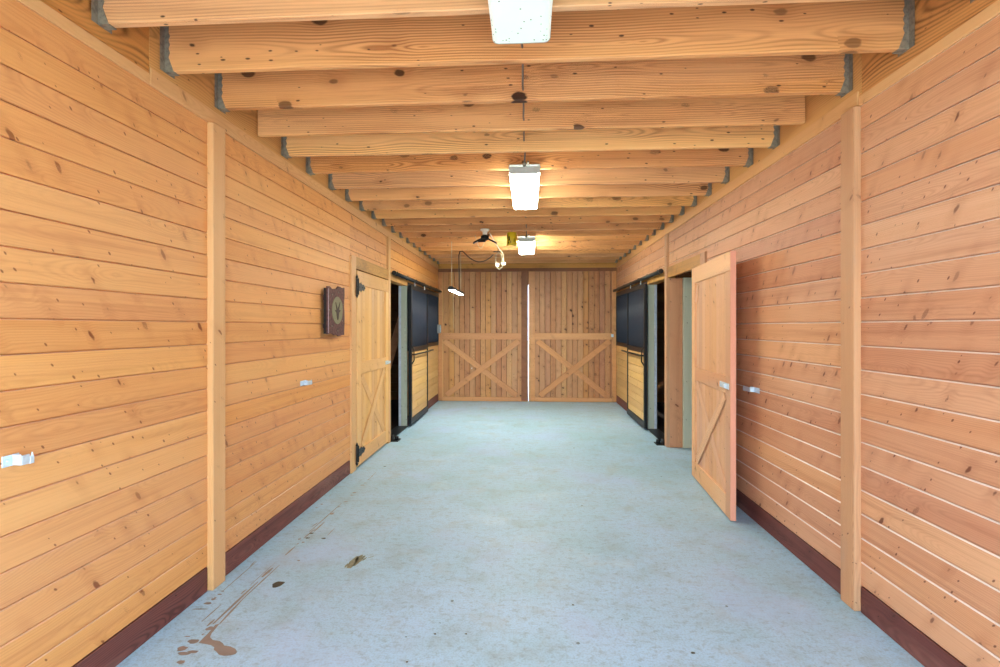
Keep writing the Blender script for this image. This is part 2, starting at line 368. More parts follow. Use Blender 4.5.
# ------------------------------------------------------------------ plank walls
PW = .13225; Z0 = .145
def planks(mb, side, y0, y1, z0, z1, start=None, rr=None):
    """horizontal tongue and groove boards on a side wall; side -1 left, +1 right. z0,z1 clip the boards"""
    X = XL if side < 0 else XR; s = side
    k = 0
    while True:
        a = Z0+k*PW; b = a+PW; k += 1
        if a >= z1-1e-4: break
        if b <= z0+1e-4: continue
        lo, hi = max(a, z0), min(b, z1)
        if hi-lo < .012: continue
        c = .004 if s > 0 else .003; g = .0038; e = .0062 if s > 0 else .0035
        dx = random.uniform(-.0008, .0008)
        pr = [(X+s*.022, lo), (X+s*.014, lo), (X+s*.014, lo+g), (X+s*.003+dx, lo+g), (X+s*dx, lo+g+c), (X+s*dx, hi-e), (X+s*.005+dx, hi), (X+s*.022, hi)]
        nf = len(mb.bm.faces)
        mb.prism([(p[0], p[1]) for p in pr], 1, y0, y1, grain=1)
        mb.bm.faces.ensure_lookup_table(); mb.bm.faces[nf+5].material_index = 1; mb.bm.faces[nf+3].material_index = 0  # top chamfer takes the painted highlight colour
for side, nm, mat in ((-1, 'wall_left', M['wallL']), (1, 'wall_right', M['wallR'])):
    X = XL if side < 0 else XR
    m = MB()
    planks(m, side, YF, 2.81, .145, ZW)
    planks(m, side, 2.93, 5.14, .145, ZW)
    planks(m, side, 5.14, 6.50, 2.33, ZW)
    planks(m, side, 6.60, YB-.01, 2.33, ZW)
    m.box((X+side*.023, YF, 0), (X+side*.14, 5.28, ZW+.3), axis=1)
    m.box((X+side*.023, 5.28, 2.25), (X+side*.14, YB, ZW+.3), axis=1)
    struct(m.build(nm, [mat, M['sheenL'] if side < 0 else M['sheenR']]))
    # baseboards
    b = MB(); b.box((X+side*.02, YF, .001), (X-side*.004, 2.805, .143)); b.box((X+side*.02, 2.935, .001), (X-side*.004, 5.135, .143))
    struct(b.build('baseboard_left' if side < 0 else 'baseboard_right', M['base'], bevel=.002))
    # ledger boards that carry the joists (two lengths butted)
    sp = 2.36 if side < 0 else 2.80
    b = MB(); b.box((X+side*.022, YF, ZW+.055), (X+side*.0, sp, 3.19)); 
    struct(b.build('trim_ledger_left' if side < 0 else 'trim_ledger_right', M['ledger']))
    b = MB(); b.box((X+side*.022, sp+.002, ZW+.055), (X-side*.002, YB, 3.19))
    struct(b.build('trim_ledger_left_rear' if side < 0 else 'trim_ledger_right_rear', M['ledger2']))
n_trim = [0]
def trim(m, mat, bevel=.002):
    n_trim[0] += 1
    return struct(m.build('trim_%d' % n_trim[0], mat, bevel=bevel))
for side in (-1, 1):
    X = XL if side < 0 else XR; s = side
    tm = M['trim'] if side < 0 else M['trimR']
    sp = 2.36 if side < 0 else 2.82
    m = MB(); m.box((X+s*.01, YF, ZW+.001), (X-s*.006, sp, ZW+.054)); m.box((X+s*.01, sp+.002, ZW+.001), (X-s*.010, YB-.01, ZW+.085)); trim(m, M['trim'])
    m = MB(); m.box((X+s*.01, 2.81 , .001), (X-s*.036, 2.93, ZW-.001)); trim(m, tm, .004)
    m = MB(); m.box((X+s*.012, 6.50, .001), (X-s*.030, 6.60, ZW-.001)); trim(m, tm, .004)          # post between door and stall
    m = MB(); m.box((X+s*.012, 5.14, .001), (X-s*.022, 5.28, 2.345)); trim(m, tm, .003)            # near casing
    m = MB(); m.box((X+s*.012, 5.285, 2.21), (X-s*.018, 6.495, 2.345)); trim(m, M['stain'], .003)  # head casing
    m = MB(); m.box((X+s*.012, -.85, .001), (X-s*.036, -.73, ZW-.001)); trim(m, tm, .004)
    m = MB(); m.box((X+s*.12, 6.62, 2.22), (X+s*.001, YB-.02, 2.329)); trim(m, M['stain'], .003)    # header over stall front

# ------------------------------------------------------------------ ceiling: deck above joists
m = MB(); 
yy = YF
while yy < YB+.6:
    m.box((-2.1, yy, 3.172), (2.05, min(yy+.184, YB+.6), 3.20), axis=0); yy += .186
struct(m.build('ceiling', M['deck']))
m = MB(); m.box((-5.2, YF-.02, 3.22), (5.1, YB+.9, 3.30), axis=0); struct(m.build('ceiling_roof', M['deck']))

# blocks standing between ledger and next joist are part of the ledger; joists
JS = .427; J1 = 2.05
ordn = ['foremost','second','third','fourth','fifth','sixth','seventh','eighth','ninth','tenth','eleventh','twelfth','thirteenth','fourteenth','fifteenth','sixteenth','seventeenth','eighteenth','nineteenth','twentieth','twenty-first']
def joist(i, yc):
    k = i
    if i >= 1: lab = 'orange-brown wooden ceiling joist, %s of the row counted from the front of the photo' % ordn[i-1]
    else: lab = 'wooden ceiling joist above and behind the viewpoint, out of the photo'
    t = thing('ceiling_joist', (0, yc, ZJ), lab, 'joist', 'exposed ceiling joists')
    zz = ZJ+random.uniform(-.003, .003)+(.014 if i <= 4 else 0)
    m = MB(); m.box((XL+.012, yc-.019, zz), (XR-.012, yc+.019, 3.170), axis=0); m.build('beam', M['joist'], t, bevel=.006, seg=2)
    if i != 4:
        for s, X in ((-1, XL), (1, XR)):
            h = MB(); e = X-s*.006
            for q in (-1, 1):
                # jagged side plates wrapped against the joist face
                y0 = yc+q*.0195; y1 = yc+q*.0215
                pts = [(e, zz-.002), (e-s*.050, zz-.002)]
                nz = 9
                for j in range(1, nz):
                    pts.append((e-s*(.026+.004*((j % 2)*2-1)), zz+.03+j*.022))
                pts += [(e-s*.024, zz+.235), (e, zz+.235)]
                h.prism(pts, 1, y0, y1)
                h.box((e, yc+q*.020, zz-.004), (e-s*.0022, yc+q*.052, zz+.24))          # flange on the ledger
                for j in range(4): h.cyl((e-s*.018, yc+q*.0205, zz+.05+j*.048), (e-s*.018, yc+q*.0245, zz+.05+j*.048), .004, 8)
            h.box((e, yc-.0215, zz-.0045), (e-s*.052, yc+.0215, zz-.002))
            h.build('joist_hanger', M['galv'], t)
for i in range(-5, 21):
    y = {1: 2.08, 2: 2.477, 3: 2.92, 4: 3.345, 5: 3.72, 6: 4.14}.get(i, J1+(i-1)*JS)
    if y < YF+.05 or y > YB-.03: continue
    joist(i, y)

# ------------------------------------------------------------------ back wall and the two sliding barn doors
m = MB()
m.box((XL-.2, YB-.005, 2.735), (XR+.2, YB+.05, 2.805), axis=0); m.box((XL-.2, YB-.012, 2.806), (XR+.2, YB+.05, 2.95), axis=0, mi=1); m.box((XL-.2, YB-.002, 2.952), (XR+.2, YB+.05, 3.17), axis=0)
struct(m.build('wall_back', [M['barnd'], M['stain']], bevel=.003))
m = MB(); m.box((-.05, YB+.078, 2.46), (.06, YB+.10, 2.80), axis=2); struct(m.build('trim_door_stop', M['barnd']))
m = MB(); m.box((XL-.01, YB+.076, .0), (XR+.01, YB+.10, .004), axis=0); struct(m.build('trim_sill_back', M['barnd']))
def barn_door(num, x0, x1, meet_right, label, rs):
    t = thing('door_%d' % num, ((x0+x1)/2, YB+.05, .01), label, 'door', kind='structure')
    yb = YB+.045; yf = YB+.02
    sw = .145; w0 = x0 if not meet_right else x0
    m = MB(); n = 17 if meet_right else 16
    a = x0+.005; b = x1-.005; step = (b-a)/n
    for i in range(n):
        q0 = a+i*step; q1 = q0+step; c = .008
        m.prism([(q0+.0018, yb+.02), (q0+.0018, yf+c), (q0+c, yf), (q1-c, yf), (q1-.0018, yf+c), (q1-.0018, yb+.02)], 2, .002, 2.75, grain=2)
    m.box((x0+.001, yb+.0205, .002), (x1-.001, yb+.03, 2.75))
    m.build('board_panel', M['barn'], t)
    def bar(p, q, w, nm, mat, y0, y1):
        p, q = Vector((p[0], 0, p[1])), Vector((q[0], 0, q[1])); d = q-p; L = d.length; ang = math.atan2(d.z, d.x)
        mm = MB(); X = Matrix.Translation(p) @ Matrix.Rotation(-ang, 4, 'Y')
        mm.box((0, y0, -w/2), (L, y1, w/2), axis=0, M=X); return mm.build(nm, mat, t, bevel=.003)
    if meet_right:
        ml, mr = x0+.002, x1-sw
        bar((x1-sw+.001, 1.38), (x1-.002, 1.38), 2.72, 'stile', M['barnd'], yf-.022, yf)
        bar((x0+.001, 1.38), (x0+.08, 1.38), 2.72, 'stile', M['barnf'], yf-.022, yf)
        ml = x0+.082
    else:
        bar((x0+.002, 1.38), (x0+sw-.01, 1.38), 2.72, 'stile', M['barnf'], yf-.022, yf)
        bar((x1-.085, 1.38), (x1-.001, 1.38), 2.72, 'stile', M['barnf'], yf-.022, yf)
        ml, mr = x0+sw-.008, x1-.087
    bar((ml, 1.375), (mr-.002, 1.375), .135, 'middle_rail', M['barnf'], yf-.022, yf)
    bar((ml, .05), (mr-.002, .05), .085, 'bottom_rail', M['barnf'], yf-.022, yf)
    bar((ml+.05, 1.28), (mr-.10, .13), .115, 'brace', M['barnf'], yf-.018 if meet_right else yf-.016, yf)
    bar((mr-.05, 1.28), (ml+.10, .13), .115, 'brace', M['barnf'], yf-.034, yf-.0185 if meet_right else yf-.0165)
    return t
dl = barn_door(1, XL+.0, .001, True, 'left-hand tall sliding barn door of knotty vertical boards, darker meeting stile', 1)
dr = barn_door(2, .008, XR, False, 'right-hand tall sliding barn door of knotty vertical boards closing the far end', 2)
m = MB(); m.box((XR-.11, YB-.012, 1.36), (XR-.06, YB-.002, 1.42)); m.cyl((XR-.085, YB-.012, 1.39), (XR-.085, YB-.03, 1.39), .012); m.build('latch', M['galvb'], dr, bevel=.002)
m = MB(); m.cyl((-1.19, YB+.003, .70), (-1.19, YB-.004, .70), .011); m.build('screw_head', M['white'], dl)
m = MB()
m.box((XL-3.6, YB+.10, 0), (XL+.0, YB+.2, 3.2), axis=0); m.box((XR, YB+.10, 0), (XR+3.6, YB+.2, 3.2), axis=0)
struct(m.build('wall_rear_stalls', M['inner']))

# ------------------------------------------------------------------ hinged doors (leaf built in its own frame: x from hinge, y out of face, z up)
def leaf(t, W, H, mat, edge, flip=1, gusset=False, braces_swap=False):
    """face towards local -y; the leaf occupies y from 0 to -.045"""
    T = .044; sw = .125
    def loc(nm, mm, mt, bev=.003): return mm.build(nm, mt, t, local=True, bevel=bev)
    m = MB(); n = 9; a, b = sw-.02, W-sw+.02; st = (b-a)/n
    for i in range(n):
        q0 = a+i*st; q1 = q0+st; c = .004
        m.prism([(q0+.0006, -.010), (q0+.0006, -.026+c), (q0+c, -.026), (q1-c, -.026), (q1-.0006, -.026+c), (q1-.0006, -.010)], 2, .10, H-.08, grain=2)
    loc('board_panel', m, mat, 0)
    m = MB(); m.box((0, 0, 0), (sw, -T, H-.16)); loc('stile', m, mat)
    m = MB(); m.box((W-sw, 0, 0), (W-.004, -T, H-.16)); o = loc('stile', m, mat)
    m = MB(); m.box((W-.0038, 0, 0), (W, -T, H)); o = loc('free_edge', m, edge, .001)
    m = MB(); m.box((0, 0, H-.158), (W-.004, -T, H)); loc('top_rail', m, mat)
    m = MB(); m.box((sw+.001, -.001, .0), (W-sw-.001, -T+.001, .17)); loc('bottom_rail', m, mat)
    m = MB(); m.box((sw+.001, -.001, 1.01), (W-sw-.001, -T+.001, 1.145)); loc('middle_rail', m, mat)
    def bar(p, q, w, y0, y1):
        p, q = Vector((p[0], 0, p[1])), Vector((q[0], 0, q[1])); d = q-p
        mm = MB(); mm.box((0, y0, -w/2), (d.length, y1, w/2), axis=0, M=Matrix.Translation(p) @ Matrix.Rotation(-math.atan2(d.z, d.x), 4, 'Y'))
        return loc('brace', mm, mat)
    u0, u1 = sw+.045, W-sw-.045
    A = ((u0, .985), (u1, .195)); B = ((u1, .985), (u0, .195))
    if braces_swap: A, B = B, A
    bar(A[0], A[1], .095, -.0265, -.033); bar(B[0], B[1], .095, -.0335, -.0425)
    if gusset:
        bar((sw+.010, H-.36), (sw+.085, H-.185), .045, -.0265, -.040)
# left door, closed in its frame: hinge at the near casing
dW, dH = 1.205, 2.165
t = thing('door_3', (XL+.006-.02, 5.290, .03), 'closed pale wooden hinged door with cross braces and black hinges, left wall', 'door', kind='structure', rz=R(90))
# local x -> +Y, local -y -> +X
leaf(t, dW, dH, M['door'], M['door'])
door_left = t
def blk_hinge(zc):
    m = MB(); y = -.0445
    m.box((-.045, y, zc-.095), (-.006, y-.006, zc+.095))                      # casing plate
    for q in (-1, 1): m.cyl((-.025, y-.004, zc+q*.095), (-.025, y-.004, zc+q*.130), .016, 12, .003)
    m.cyl((.002, y-.008, zc-.09), (.002, y-.008, zc+.09), .010, 12)
    # tapering strap with scalloped edge
    pts = [(.008, zc-.045), (.055, zc-.034), (.062, zc-.050), (.075, zc-.034), (.110, zc-.024), (.118, zc-.034), (.130, zc-.018), (.150, zc),
           (.130, zc+.018), (.118, zc+.034), (.110, zc+.024), (.075, zc+.034), (.062, zc+.050), (.055, zc+.034), (.008, zc+.045)]
    m.prism([(p[0]*1.7, zc+(p[1]-zc)*1.15) for p in pts], 1, y, y-.005)
    for px in (.05, .145, .215): m.cyl((px, y-.004, zc), (px, y-.010, zc), .006, 10)
    for pz in (-.07, 0, .07): m.cyl((-.025, y-.005, zc+pz), (-.025, y-.011, zc+pz), .006, 10)
    return m
tag(blk_hinge(1.985).build('hinge', M['black'], t, local=True, bevel=.001), 'black strap hinge')
tag(blk_hinge(.145).build('hinge', M['black'], t, local=True, bevel=.001), 'black strap hinge')
m = MB(); m.box((dW-.15, -.0445, 1.045), (dW-.02, -.052, 1.095)); m.box((dW-.06, -.053, 1.052), (dW+.03, -.066, 1.084)); m.cyl((dW-.10, -.052, 1.07), (dW-.10, -.075, 1.07), .014, 14)
tag(m.build('latch', M['galvb'], t, local=True, bevel=.002), 'bright zinc latch')

# right door, swung wide open against the wall: hinge at the near casing
px0, py0 = XR-.065, 5.27
ang = math.atan2(4.02-py0, 1.665-px0)                       # direction from the hinge to the free edge
L_ = 1.24
t = thing('door_4', (px0, py0, .012), 'open pale and pinkish wooden braced door swung back along right wall', 'door', kind='structure', rz=ang)
# local x runs towards the camera; the face we see must look to -X: local -y maps to (sin, -cos)
leaf(t, L_, 2.17, M['doorR'], M['pink'], gusset=True, braces_swap=False)
m = MB(); m.box((L_-.26, -.0445, 1.050), (L_-.03, -.052, 1.098)); m.box((L_-.155, -.0525, 1.057), (L_-.08, -.070, 1.090)); m.cyl((L_-.20, -.05, 1.074), (L_-.20, -.066, 1.074), .012, 12)
tag(m.build('latch', M['galvb'], t, local=True, bevel=.002), 'bright zinc latch')
m = MB()
for zc in (.35, 1.35, 1.95): m.box((-.012, -.004, zc-.06), (.0, -.04, zc+.06)); m.cyl((-.012, -.03, zc-.06), (-.012, -.03, zc+.06), .008, 10)
tag(m.build('hinge', M['black'], t, local=True), 'black butt hinge')
# hold-open catch on the right wall
def catch(name, side, y, z, L, label, hook=True):
    X = XL if side < 0 else XR; s = -side
    t = thing(name, (X, y, z), label, 'door catch', 'galvanised door catches on the walls')
    m = MB(); m.box((X, y-L*.5, z-.020), (X+s*.004, y+L*.22, z+.022)); 
    m.cyl((X+s*.004, y-L*.3, z), (X+s*.010, y-L*.3, z), .007, 10); m.cyl((X+s*.004, y+L*.05, z), (X+s*.010, y+L*.05, z), .007, 10)
    m.build('back_plate', M['galvb'], t, bevel=.0015)
    m = MB(); m.box((X+s*.0045, y-L*.12, z-.018), (X+s*.038, y-L*.06, z+.022)); m.box((X+s*.031, y-L*.058, z-.020), (X+s*.038, y+L*.30, z+.016))
    m.prism([(y+L*.30, z-.022), (y+L*.5, z-.022), (y+L*.5, z+.002), (y+L*.42, z+.022), (y+L*.38, z+.006), (y+L*.30, z+.006)], 0, X+s*.031, X+s*.038)
    m.build('catch_arm', M['galvb'], t, bevel=.0015)
    return t
catch('door_catch', -1, 1.71, 1.078, .085, 'small bright metal door catch low on left wall nearest the camera')
catch('door_catch', -1, 4.07, 1.095, .15, 'small bright metal door catch on left wall below the plaque')
catch('door_catch', 1, 4.10, 1.062, .22, 'bright metal hold-open catch on right wall behind the open door edge')

# opening behind the open door: jamb post and lining
m = MB(); m.box((XR+.012, 6.50, .001), (XR+.175, 6.60, 2.21)); struct(m.build('trim_door_jamb', M['jambp'], bevel=.003))
m = MB(); m.box((XR+.178, 6.47, .001), (XR+.34, 6.60, 2.21)); struct(m.build('trim_jamb_lining', M['jambg'], bevel=.003))
m = MB(); m.box((XR+.342, 6.50, .001), (XR+.42, 6.59, 2.21)); struct(m.build('trim_blue_edge', M['bluesteel'], bevel=.003))
# tack room behind
m = MB()
m.box((XR+.15, 5.05, 0), (4.6, 5.15, 2.9), axis=0); m.box((XR+.43, 6.50, 0), (4.6, 6.60, 2.9), axis=0); m.box((4.6, 5.05, 0), (4.7, 6.6, 2.9), axis=1)
m.box((XR+.15, 5.05, 2.9), (4.7, 6.6, 2.95), axis=0)
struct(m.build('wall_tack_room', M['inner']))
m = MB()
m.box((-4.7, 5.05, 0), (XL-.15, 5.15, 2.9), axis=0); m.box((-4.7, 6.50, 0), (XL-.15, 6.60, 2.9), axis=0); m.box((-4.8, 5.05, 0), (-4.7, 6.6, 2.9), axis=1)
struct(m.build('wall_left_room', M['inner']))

# ------------------------------------------------------------------ stall fronts (built for the left side, mirrored for the right)
def stall(side):
    s = -side                                            # into the aisle
    X = XL if side < 0 else XR
    sn = 'left' if side < 0 else 'right'
    def bx(m, a, b, **k):                                # a/b given as (depth out of the wall, y, z)
        m.box((X+s*a[0], a[1], a[2]), (X+s*b[0], b[1], b[2]), **k)
    # room behind
    m = MB()
    xo = X-s*3.6
    for z in [i*.19 for i in range(15)]:
        m.box((xo, 6.62, z+.004), (xo-s*.04, YB+.08, z+.186), axis=1)
        m.box((X-s*.14, YB+.06, z+.004), (xo, YB+.09, z+.186), axis=0)
        m.box((X-s*.14, 6.60, z+.004), (xo, 6.64, z+.186), axis=0)
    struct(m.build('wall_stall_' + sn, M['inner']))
    m = MB(); m.box((X-s*.05, 6.6, 2.86), (xo, YB+.1, 2.9), axis=0); struct(m.build('ceiling_stall_' + sn, M['inner']))
    m = MB(); m.box((X-s*.03, 6.65, .001), (xo, YB+.05, .008), axis=0); struct(m.build('floor_stall_' + sn, M['mat']))
    # fixed front panel beyond the opening
    y0, y1 = 7.62, YB-.015
    t = thing('stall_front_panel', (X, (y0+y1)/2, 0), 'fixed %s stall front with wooden slats below and dark grille above, at the far corner' % sn, 'stall panel')
    m = MB(); 
    bx(m, (-.095, y0, .005), (-.002, y0+.035, 2.219), axis=2); 
    m.build('jamb_post', M['jambg'], t, bevel=.002)
    m = MB(); bx(m, (-.135, y0-.004, .005), (-.096, y0+.035, 2.219), axis=2); m.build('steel_edge', M['bluesteel'], t, bevel=.002)
    m = MB(); n = 8; zz = .155; st = (1.19-.155)/n
    for i in range(n):
        a = zz+i*st; c = .004
        m.prism([(X-s*.03, a+.0025), (X-s*.006, a+.0025), (X+s*0, a+.0025+c), (X+s*0, a+st-c), (X-s*.004, a+st-.0006), (X-s*.03, a+st-.0006)], 1, y0+.036, y1, grain=1)
    m.build('slat_panel', M['stallw'], t)
    m = MB(); bx(m, (-.03, y0+.036, .004), (.004, y1, .150)); m.build('kick_board', M['base'], t, bevel=.002)
    m = MB(); bx(m, (-.02, y0+.036, 1.191), (.012, y1, 1.26)); bx(m, (-.02, y0+.036, 2.20), (.012, y1, 2.275)); bx(m, (-.02, y0+.036, 1.262), (.012, y0+.08, 2.198)); bx(m, (-.02, y1-.04, 1.262), (.012, y1, 2.198)); bx(m, (-.02, 9.10, 1.262), (.014, 9.14, 2.198))
    m.build('grille_frame', M['black'], t, bevel=.002)
    m = MB(); bx(m, (-.012, y0+.081, 1.263), (-.006, 9.099, 2.197)); bx(m, (-.012, 9.141, 1.263), (-.006, y1-.041, 2.197)); 
    yy = y0+.12
    while yy < y1-.05:
        m.cyl((X+s*.002, yy, 1.262), (X+s*.002, yy, 2.198), .006, 8); yy += .06
    m.build('grille', M['mesh'], t)
    # track rail
    t = thing('door_track', (X, 8.4, 2.32), 'black round sliding door rail with mounting bolts above the %s stall front' % sn, 'door track')
    m = MB(); rx = .062
    m.cyl((X+s*rx, 6.66, 2.315), (X+s*rx, 10.22, 2.315), .027, 20); m.cyl((X+s*rx, 6.645, 2.315), (X+s*rx, 6.665, 2.315), .032, 20); m.build('rail', M['black'], t)
    for yb in (6.95, 7.55, 8.15, 8.75, 9.35, 9.95):
        m = MB(); bx(m, (.001, yb-.015, 2.30), (.034, yb+.015, 2.350)); m.cyl((X+s*.030, yb, 2.345), (X+s*.030, yb, 2.366), .009, 8)
        m.build('bracket', M['black'], t, bevel=.001)
    # sliding door, pushed open
    d0, d1 = (7.57, 8.85) if side < 0 else (7.50, 8.80)
    xo0, xo1 = .038, .082
    t = thing('sliding_stall_door', (X+s*.06, (d0+d1)/2, .03), 'black framed sliding stall door, wooden slats below dark grille, half open on the %s wall' % sn, 'sliding door')
    fr = .055
    for nm, a, b in (('stile', (xo0, d0, .035), (xo1, d0+fr, 2.225)), ('stile', (xo0, d1-fr*.7, .035), (xo1, d1, 2.225)), ('top_rail', (xo0, d0+fr+.001, 2.165), (xo1, d1-fr*.7-.001, 2.225)),
                     ('middle_rail', (xo0, d0+fr+.001, 1.175), (xo1, d1-fr*.7-.001, 1.25)), ('bottom_rail', (xo0, d0+fr+.001, .035), (xo1, d1-fr*.7-.001, .13))):
        m = MB(); bx(m, a, b); 
        if nm == 'stile' and a[1] == d0:
            for k in range(12): m.cyl((X+s*.060, d0+.001, .2+k*.17), (X+s*.060, d0-.004, .2+k*.17), .005, 8)
        m.build(nm, M['black'], t, bevel=.002)
    m = MB(); n = 9; st = (1.174-.131)/n
    for i in range(n):
        a = .131+i*st; c = .004; q0, q1 = xo1-.014, xo1-.034
        m.prism([(X+s*q1, a+.003), (X+s*(q0-.010), a+.003), (X+s*q0, a+.003+c), (X+s*q0, a+st-c), (X+s*(q0-.004), a+st-.0006), (X+s*q1, a+st-.0006)], 1, d0+fr+.001, d1-fr*.7-.001, grain=1)
    m.build('slat_panel', M['stallw'], t)
    m = MB(); bx(m, (xo1-.030, d0+fr+.001, 1.251), (xo1-.020, d1-fr*.7-.001, 2.164))
    yy = d0+fr+.05
    while yy < d1-fr:
        m.cyl((X+s*(xo1-.012), yy, 1.251), (X+s*(xo1-.012), yy, 2.164), .005, 8); yy += .06
    m.build('grille', M['mesh'], t)
    for yh in (d0+.22, d1-.32):
        m = MB(); bx(m, (xo1+.001, yh-.018, 2.225), (xo1+.006, yh+.018, 2.286)); m.cyl((X+s*(xo1+.006), yh, 2.24), (X+s*(xo1+.012), yh, 2.24), .009, 8)
        m.build('roller_hanger', M['galvb'], t, bevel=.001)
    m = MB(); m.tube([(X+s*(xo1+.004), d0+.03, 1.135), (X+s*(xo1+.035), d0+.06, 1.135), (X+s*(xo1+.035), d1-.05, 1.135), (X+s*(xo1+.035), d1+.05, 1.14), (X+s*(xo1+.060), d1+.16, 1.145)], .014, 8)
    m.build('latch_bar', M['black'], t)
    m = MB(); m.tube([(X+s*(xo1+.002), d0+.028, 1.26), (X+s*(xo1+.040), d0-.005, 1.22), (X+s*(xo1+.045), d0-.01, 1.05), (X+s*(xo1+.002), d0+.028, .99)], .010, 8)
    m.build('door_handle', M['black'], t)
    # floor guide
    t = thing('floor_guide', (X+s*.05, 6.66, 0), 'black metal roller guide on the concrete beside the %s stall opening' % sn, 'door guide', 'stall door floor guides')
    m = MB(); bx(m, (.004, 6.60, .002), (.13, 6.76, .012)); bx(m, (.032, 6.62, .013), (.040, 6.74, .075)); m.build('bracket', M['black'], t, bevel=.002)
    m = MB(); m.cyl((X+s*.09, 6.68, .013), (X+s*.09, 6.68, .062), .026, 16); m.build('roller', M['black'], t)
    m = MB(); m.box((X+s*.02, 6.62, .0085), (X-s*.16, 7.61, .014)); struct(m.build('trim_sill_' + sn, M['black']))
stall(-1); stall(1)
# leaning board inside the left stall
m = MB(); m.box((0, -.07, -.012), (1.9, .07, .012), axis=0, M=Matrix.Translation((-2.62, 8.1, .02)) @ Matrix.Rotation(R(12), 4, 'Z') @ Matrix.Rotation(R(-74), 4, 'Y') @ Matrix.Rotation(R(60), 4, 'X'))
tag(m.build('leaning_board', M['jambp'], bevel=.002), 'brown board leaning upright inside the left stall doorway', 'board')

# grey switch box on the left wall at the far corner
t = thing('switch_box', (XL+.02, 10.16, 1.50), 'small grey switch box mounted at the far left corner', 'switch box')
m = MB(); m.box((XL+.015, 10.10, 1.44), (XL+.075, 10.22, 1.62)); m.build('box', M['greybox'], t, bevel=.004, seg=2)
m = MB(); m.box((XL+.0755, 10.115, 1.455), (XL+.079, 10.205, 1.605)); m.cyl((XL+.079, 10.16, 1.53), (XL+.088, 10.16, 1.53), .010, 10); m.build('cover', M['galvb'], t, bevel=.001)

# ------------------------------------------------------------------ wall plaque on the left wall
py, pz = 4.60, 1.72
t = thing('wall_plaque', (XL+.05, py, pz), 'dark reddish-brown bark-edged wooden plaque with an olive disc, on left wall', 'plaque')
out = []
rs = random.Random(5)
def edge(a, b, n, amp):
    r_ = []
    for i in range(n):
        k = i/n; r_.append((a[0]+(b[0]-a[0])*k+rs.uniform(-amp, amp)*(a[0] == b[0]), a[1]+(b[1]-a[1])*k+rs.uniform(-amp, amp)*(a[0] != b[0])))
    return r_
W2, H2 = .205, .225
out = edge((py-W2, pz-H2), (py+W2, pz-H2-.005), 8, .016)+edge((py+W2, pz-H2-.005), (py+W2, pz+H2), 8, .007)+edge((py+W2, pz+H2), (py-W2, pz+H2), 8, .020)+edge((py-W2, pz+H2), (py-W2, pz-H2), 8, .004)
m = MB(); m.box((XL+.030, py-W2+.004, pz-H2+.012), (XL+.056, py+W2-.01, pz+H2-.015)); m.build('backing', M['black'], t)
m = MB(); m.prism(out, 0, XL+.0565, XL+.070); m.build('board', M['plaque'], t, bevel=.002)
m = MB(); m.box((XL+.0705, py-W2+.006, pz-H2+.02), (XL+.0735, py-W2+.016, pz+H2-.02)); m.build('pale_edge', M['plaqe'], t)
m = MB()
m.box((XL+.001, py-.15, pz+.10), (XL+.0295, py+.15, pz+.15)); m.build('standoff', M['base'], t)
m = MB(); m.box((XL+.001, py-.15, pz-.16), (XL+.0295, py+.15, pz-.12)); m.build('standoff', M['base'], t)
m = MB(); m.cyl((XL+.0702, py+.02, pz+.01), (XL+.074, py+.02, pz+.01), .132, 40); m.build('disc', M['medal'], t, bevel=.001)
m = MB()
c = (py+.02, pz+.0)
m.prism([(c[0]+1.35*a, c[1]+1.2*b) for a, b in ((-.022,-.01), (-.012,-.055), (0,-.07), (.012,-.055), (.022,-.01), (.05,.01), (.02,.012), (.04,.075), (.006,.022), (-.006,.022), (-.04,.07), (-.02,.012), (-.05,.008))], 0, XL+.0742, XL+.078)
m.build('emblem', M['emblem'], t)
for i in range(7):
    m = MB(); a = (i/7)*6.28+.4
    m.cyl((XL+.070, py+.175*math.cos(a)*.98, pz+.19*math.sin(a)), (XL+.074, py+.175*math.cos(a)*.98, pz+.19*math.sin(a)), .006, 8)
    m.build('nail_head', M['galv'], t)

# ------------------------------------------------------------------ ceiling lights
def wrap_light(y0, y1, label, lm, x=-.03):
    yc = (y0+y1)/2
    t = thing('ceiling_light', (x, yc, ZJ-.001), label, 'ceiling light', 'boxy strip lights under the joists')
    w = .124
    m = MB(); m.box((x-w, y0+.012, ZJ-.034), (x+w, y1-.012, ZJ-.006)); m.build('housing', M['housing'], t, bevel=.003)
    # rounded lens
    pr = []
    for i in range(13):
        a = math.pi*i/12; c_ = math.cos(a); pr.append((x-w*1.02*math.copysign(abs(c_)**.14, c_)*(1-.07*math.sin(a)), ZJ-.036-.050*(math.sin(a)**.2)-.010*math.sin(a)))
    m = MB(); m.prism(pr, 1, y0+.004, y1-.004); 
    m.build('diffuser', lm, t, bevel=.004)
    for ya, yb in ((y0-.006, y0+.0035), (y1-.0035, y1+.006)):
        m = MB(); pr2 = [(x+(p[0]-x)*1.02, ZJ-.030+(p[1]-ZJ+.036)*1.03) for p in pr]; m.prism(pr2, 1, ya, yb); m.build('end_cap', M['housing'], t, bevel=.001)
    m = MB(); m.cyl((x, y0-.006, ZJ-.02), (x, y0-.035, ZJ-.02), .016, 12); m.cyl((x+.03, y0+.01, ZJ-.004), (x+.03, y0+.03, ZJ+.02), .008, 8); m.build('cable_clamp', M['galv'], t)
    return t
wrap_light(.90, 2.13, 'dirty white-green boxed strip light hanging at the top of the photo, nearest the camera', M['lamp1'])
wrap_light(3.96, 5.14, 'bright white boxed strip light in the middle of the ceiling, second from the camera', M['lamp2'])
wrap_light(7.10, 8.32, 'bright white boxed strip light deepest down the aisle, beside the yellow canister', M['lamp3'], x=-.025)
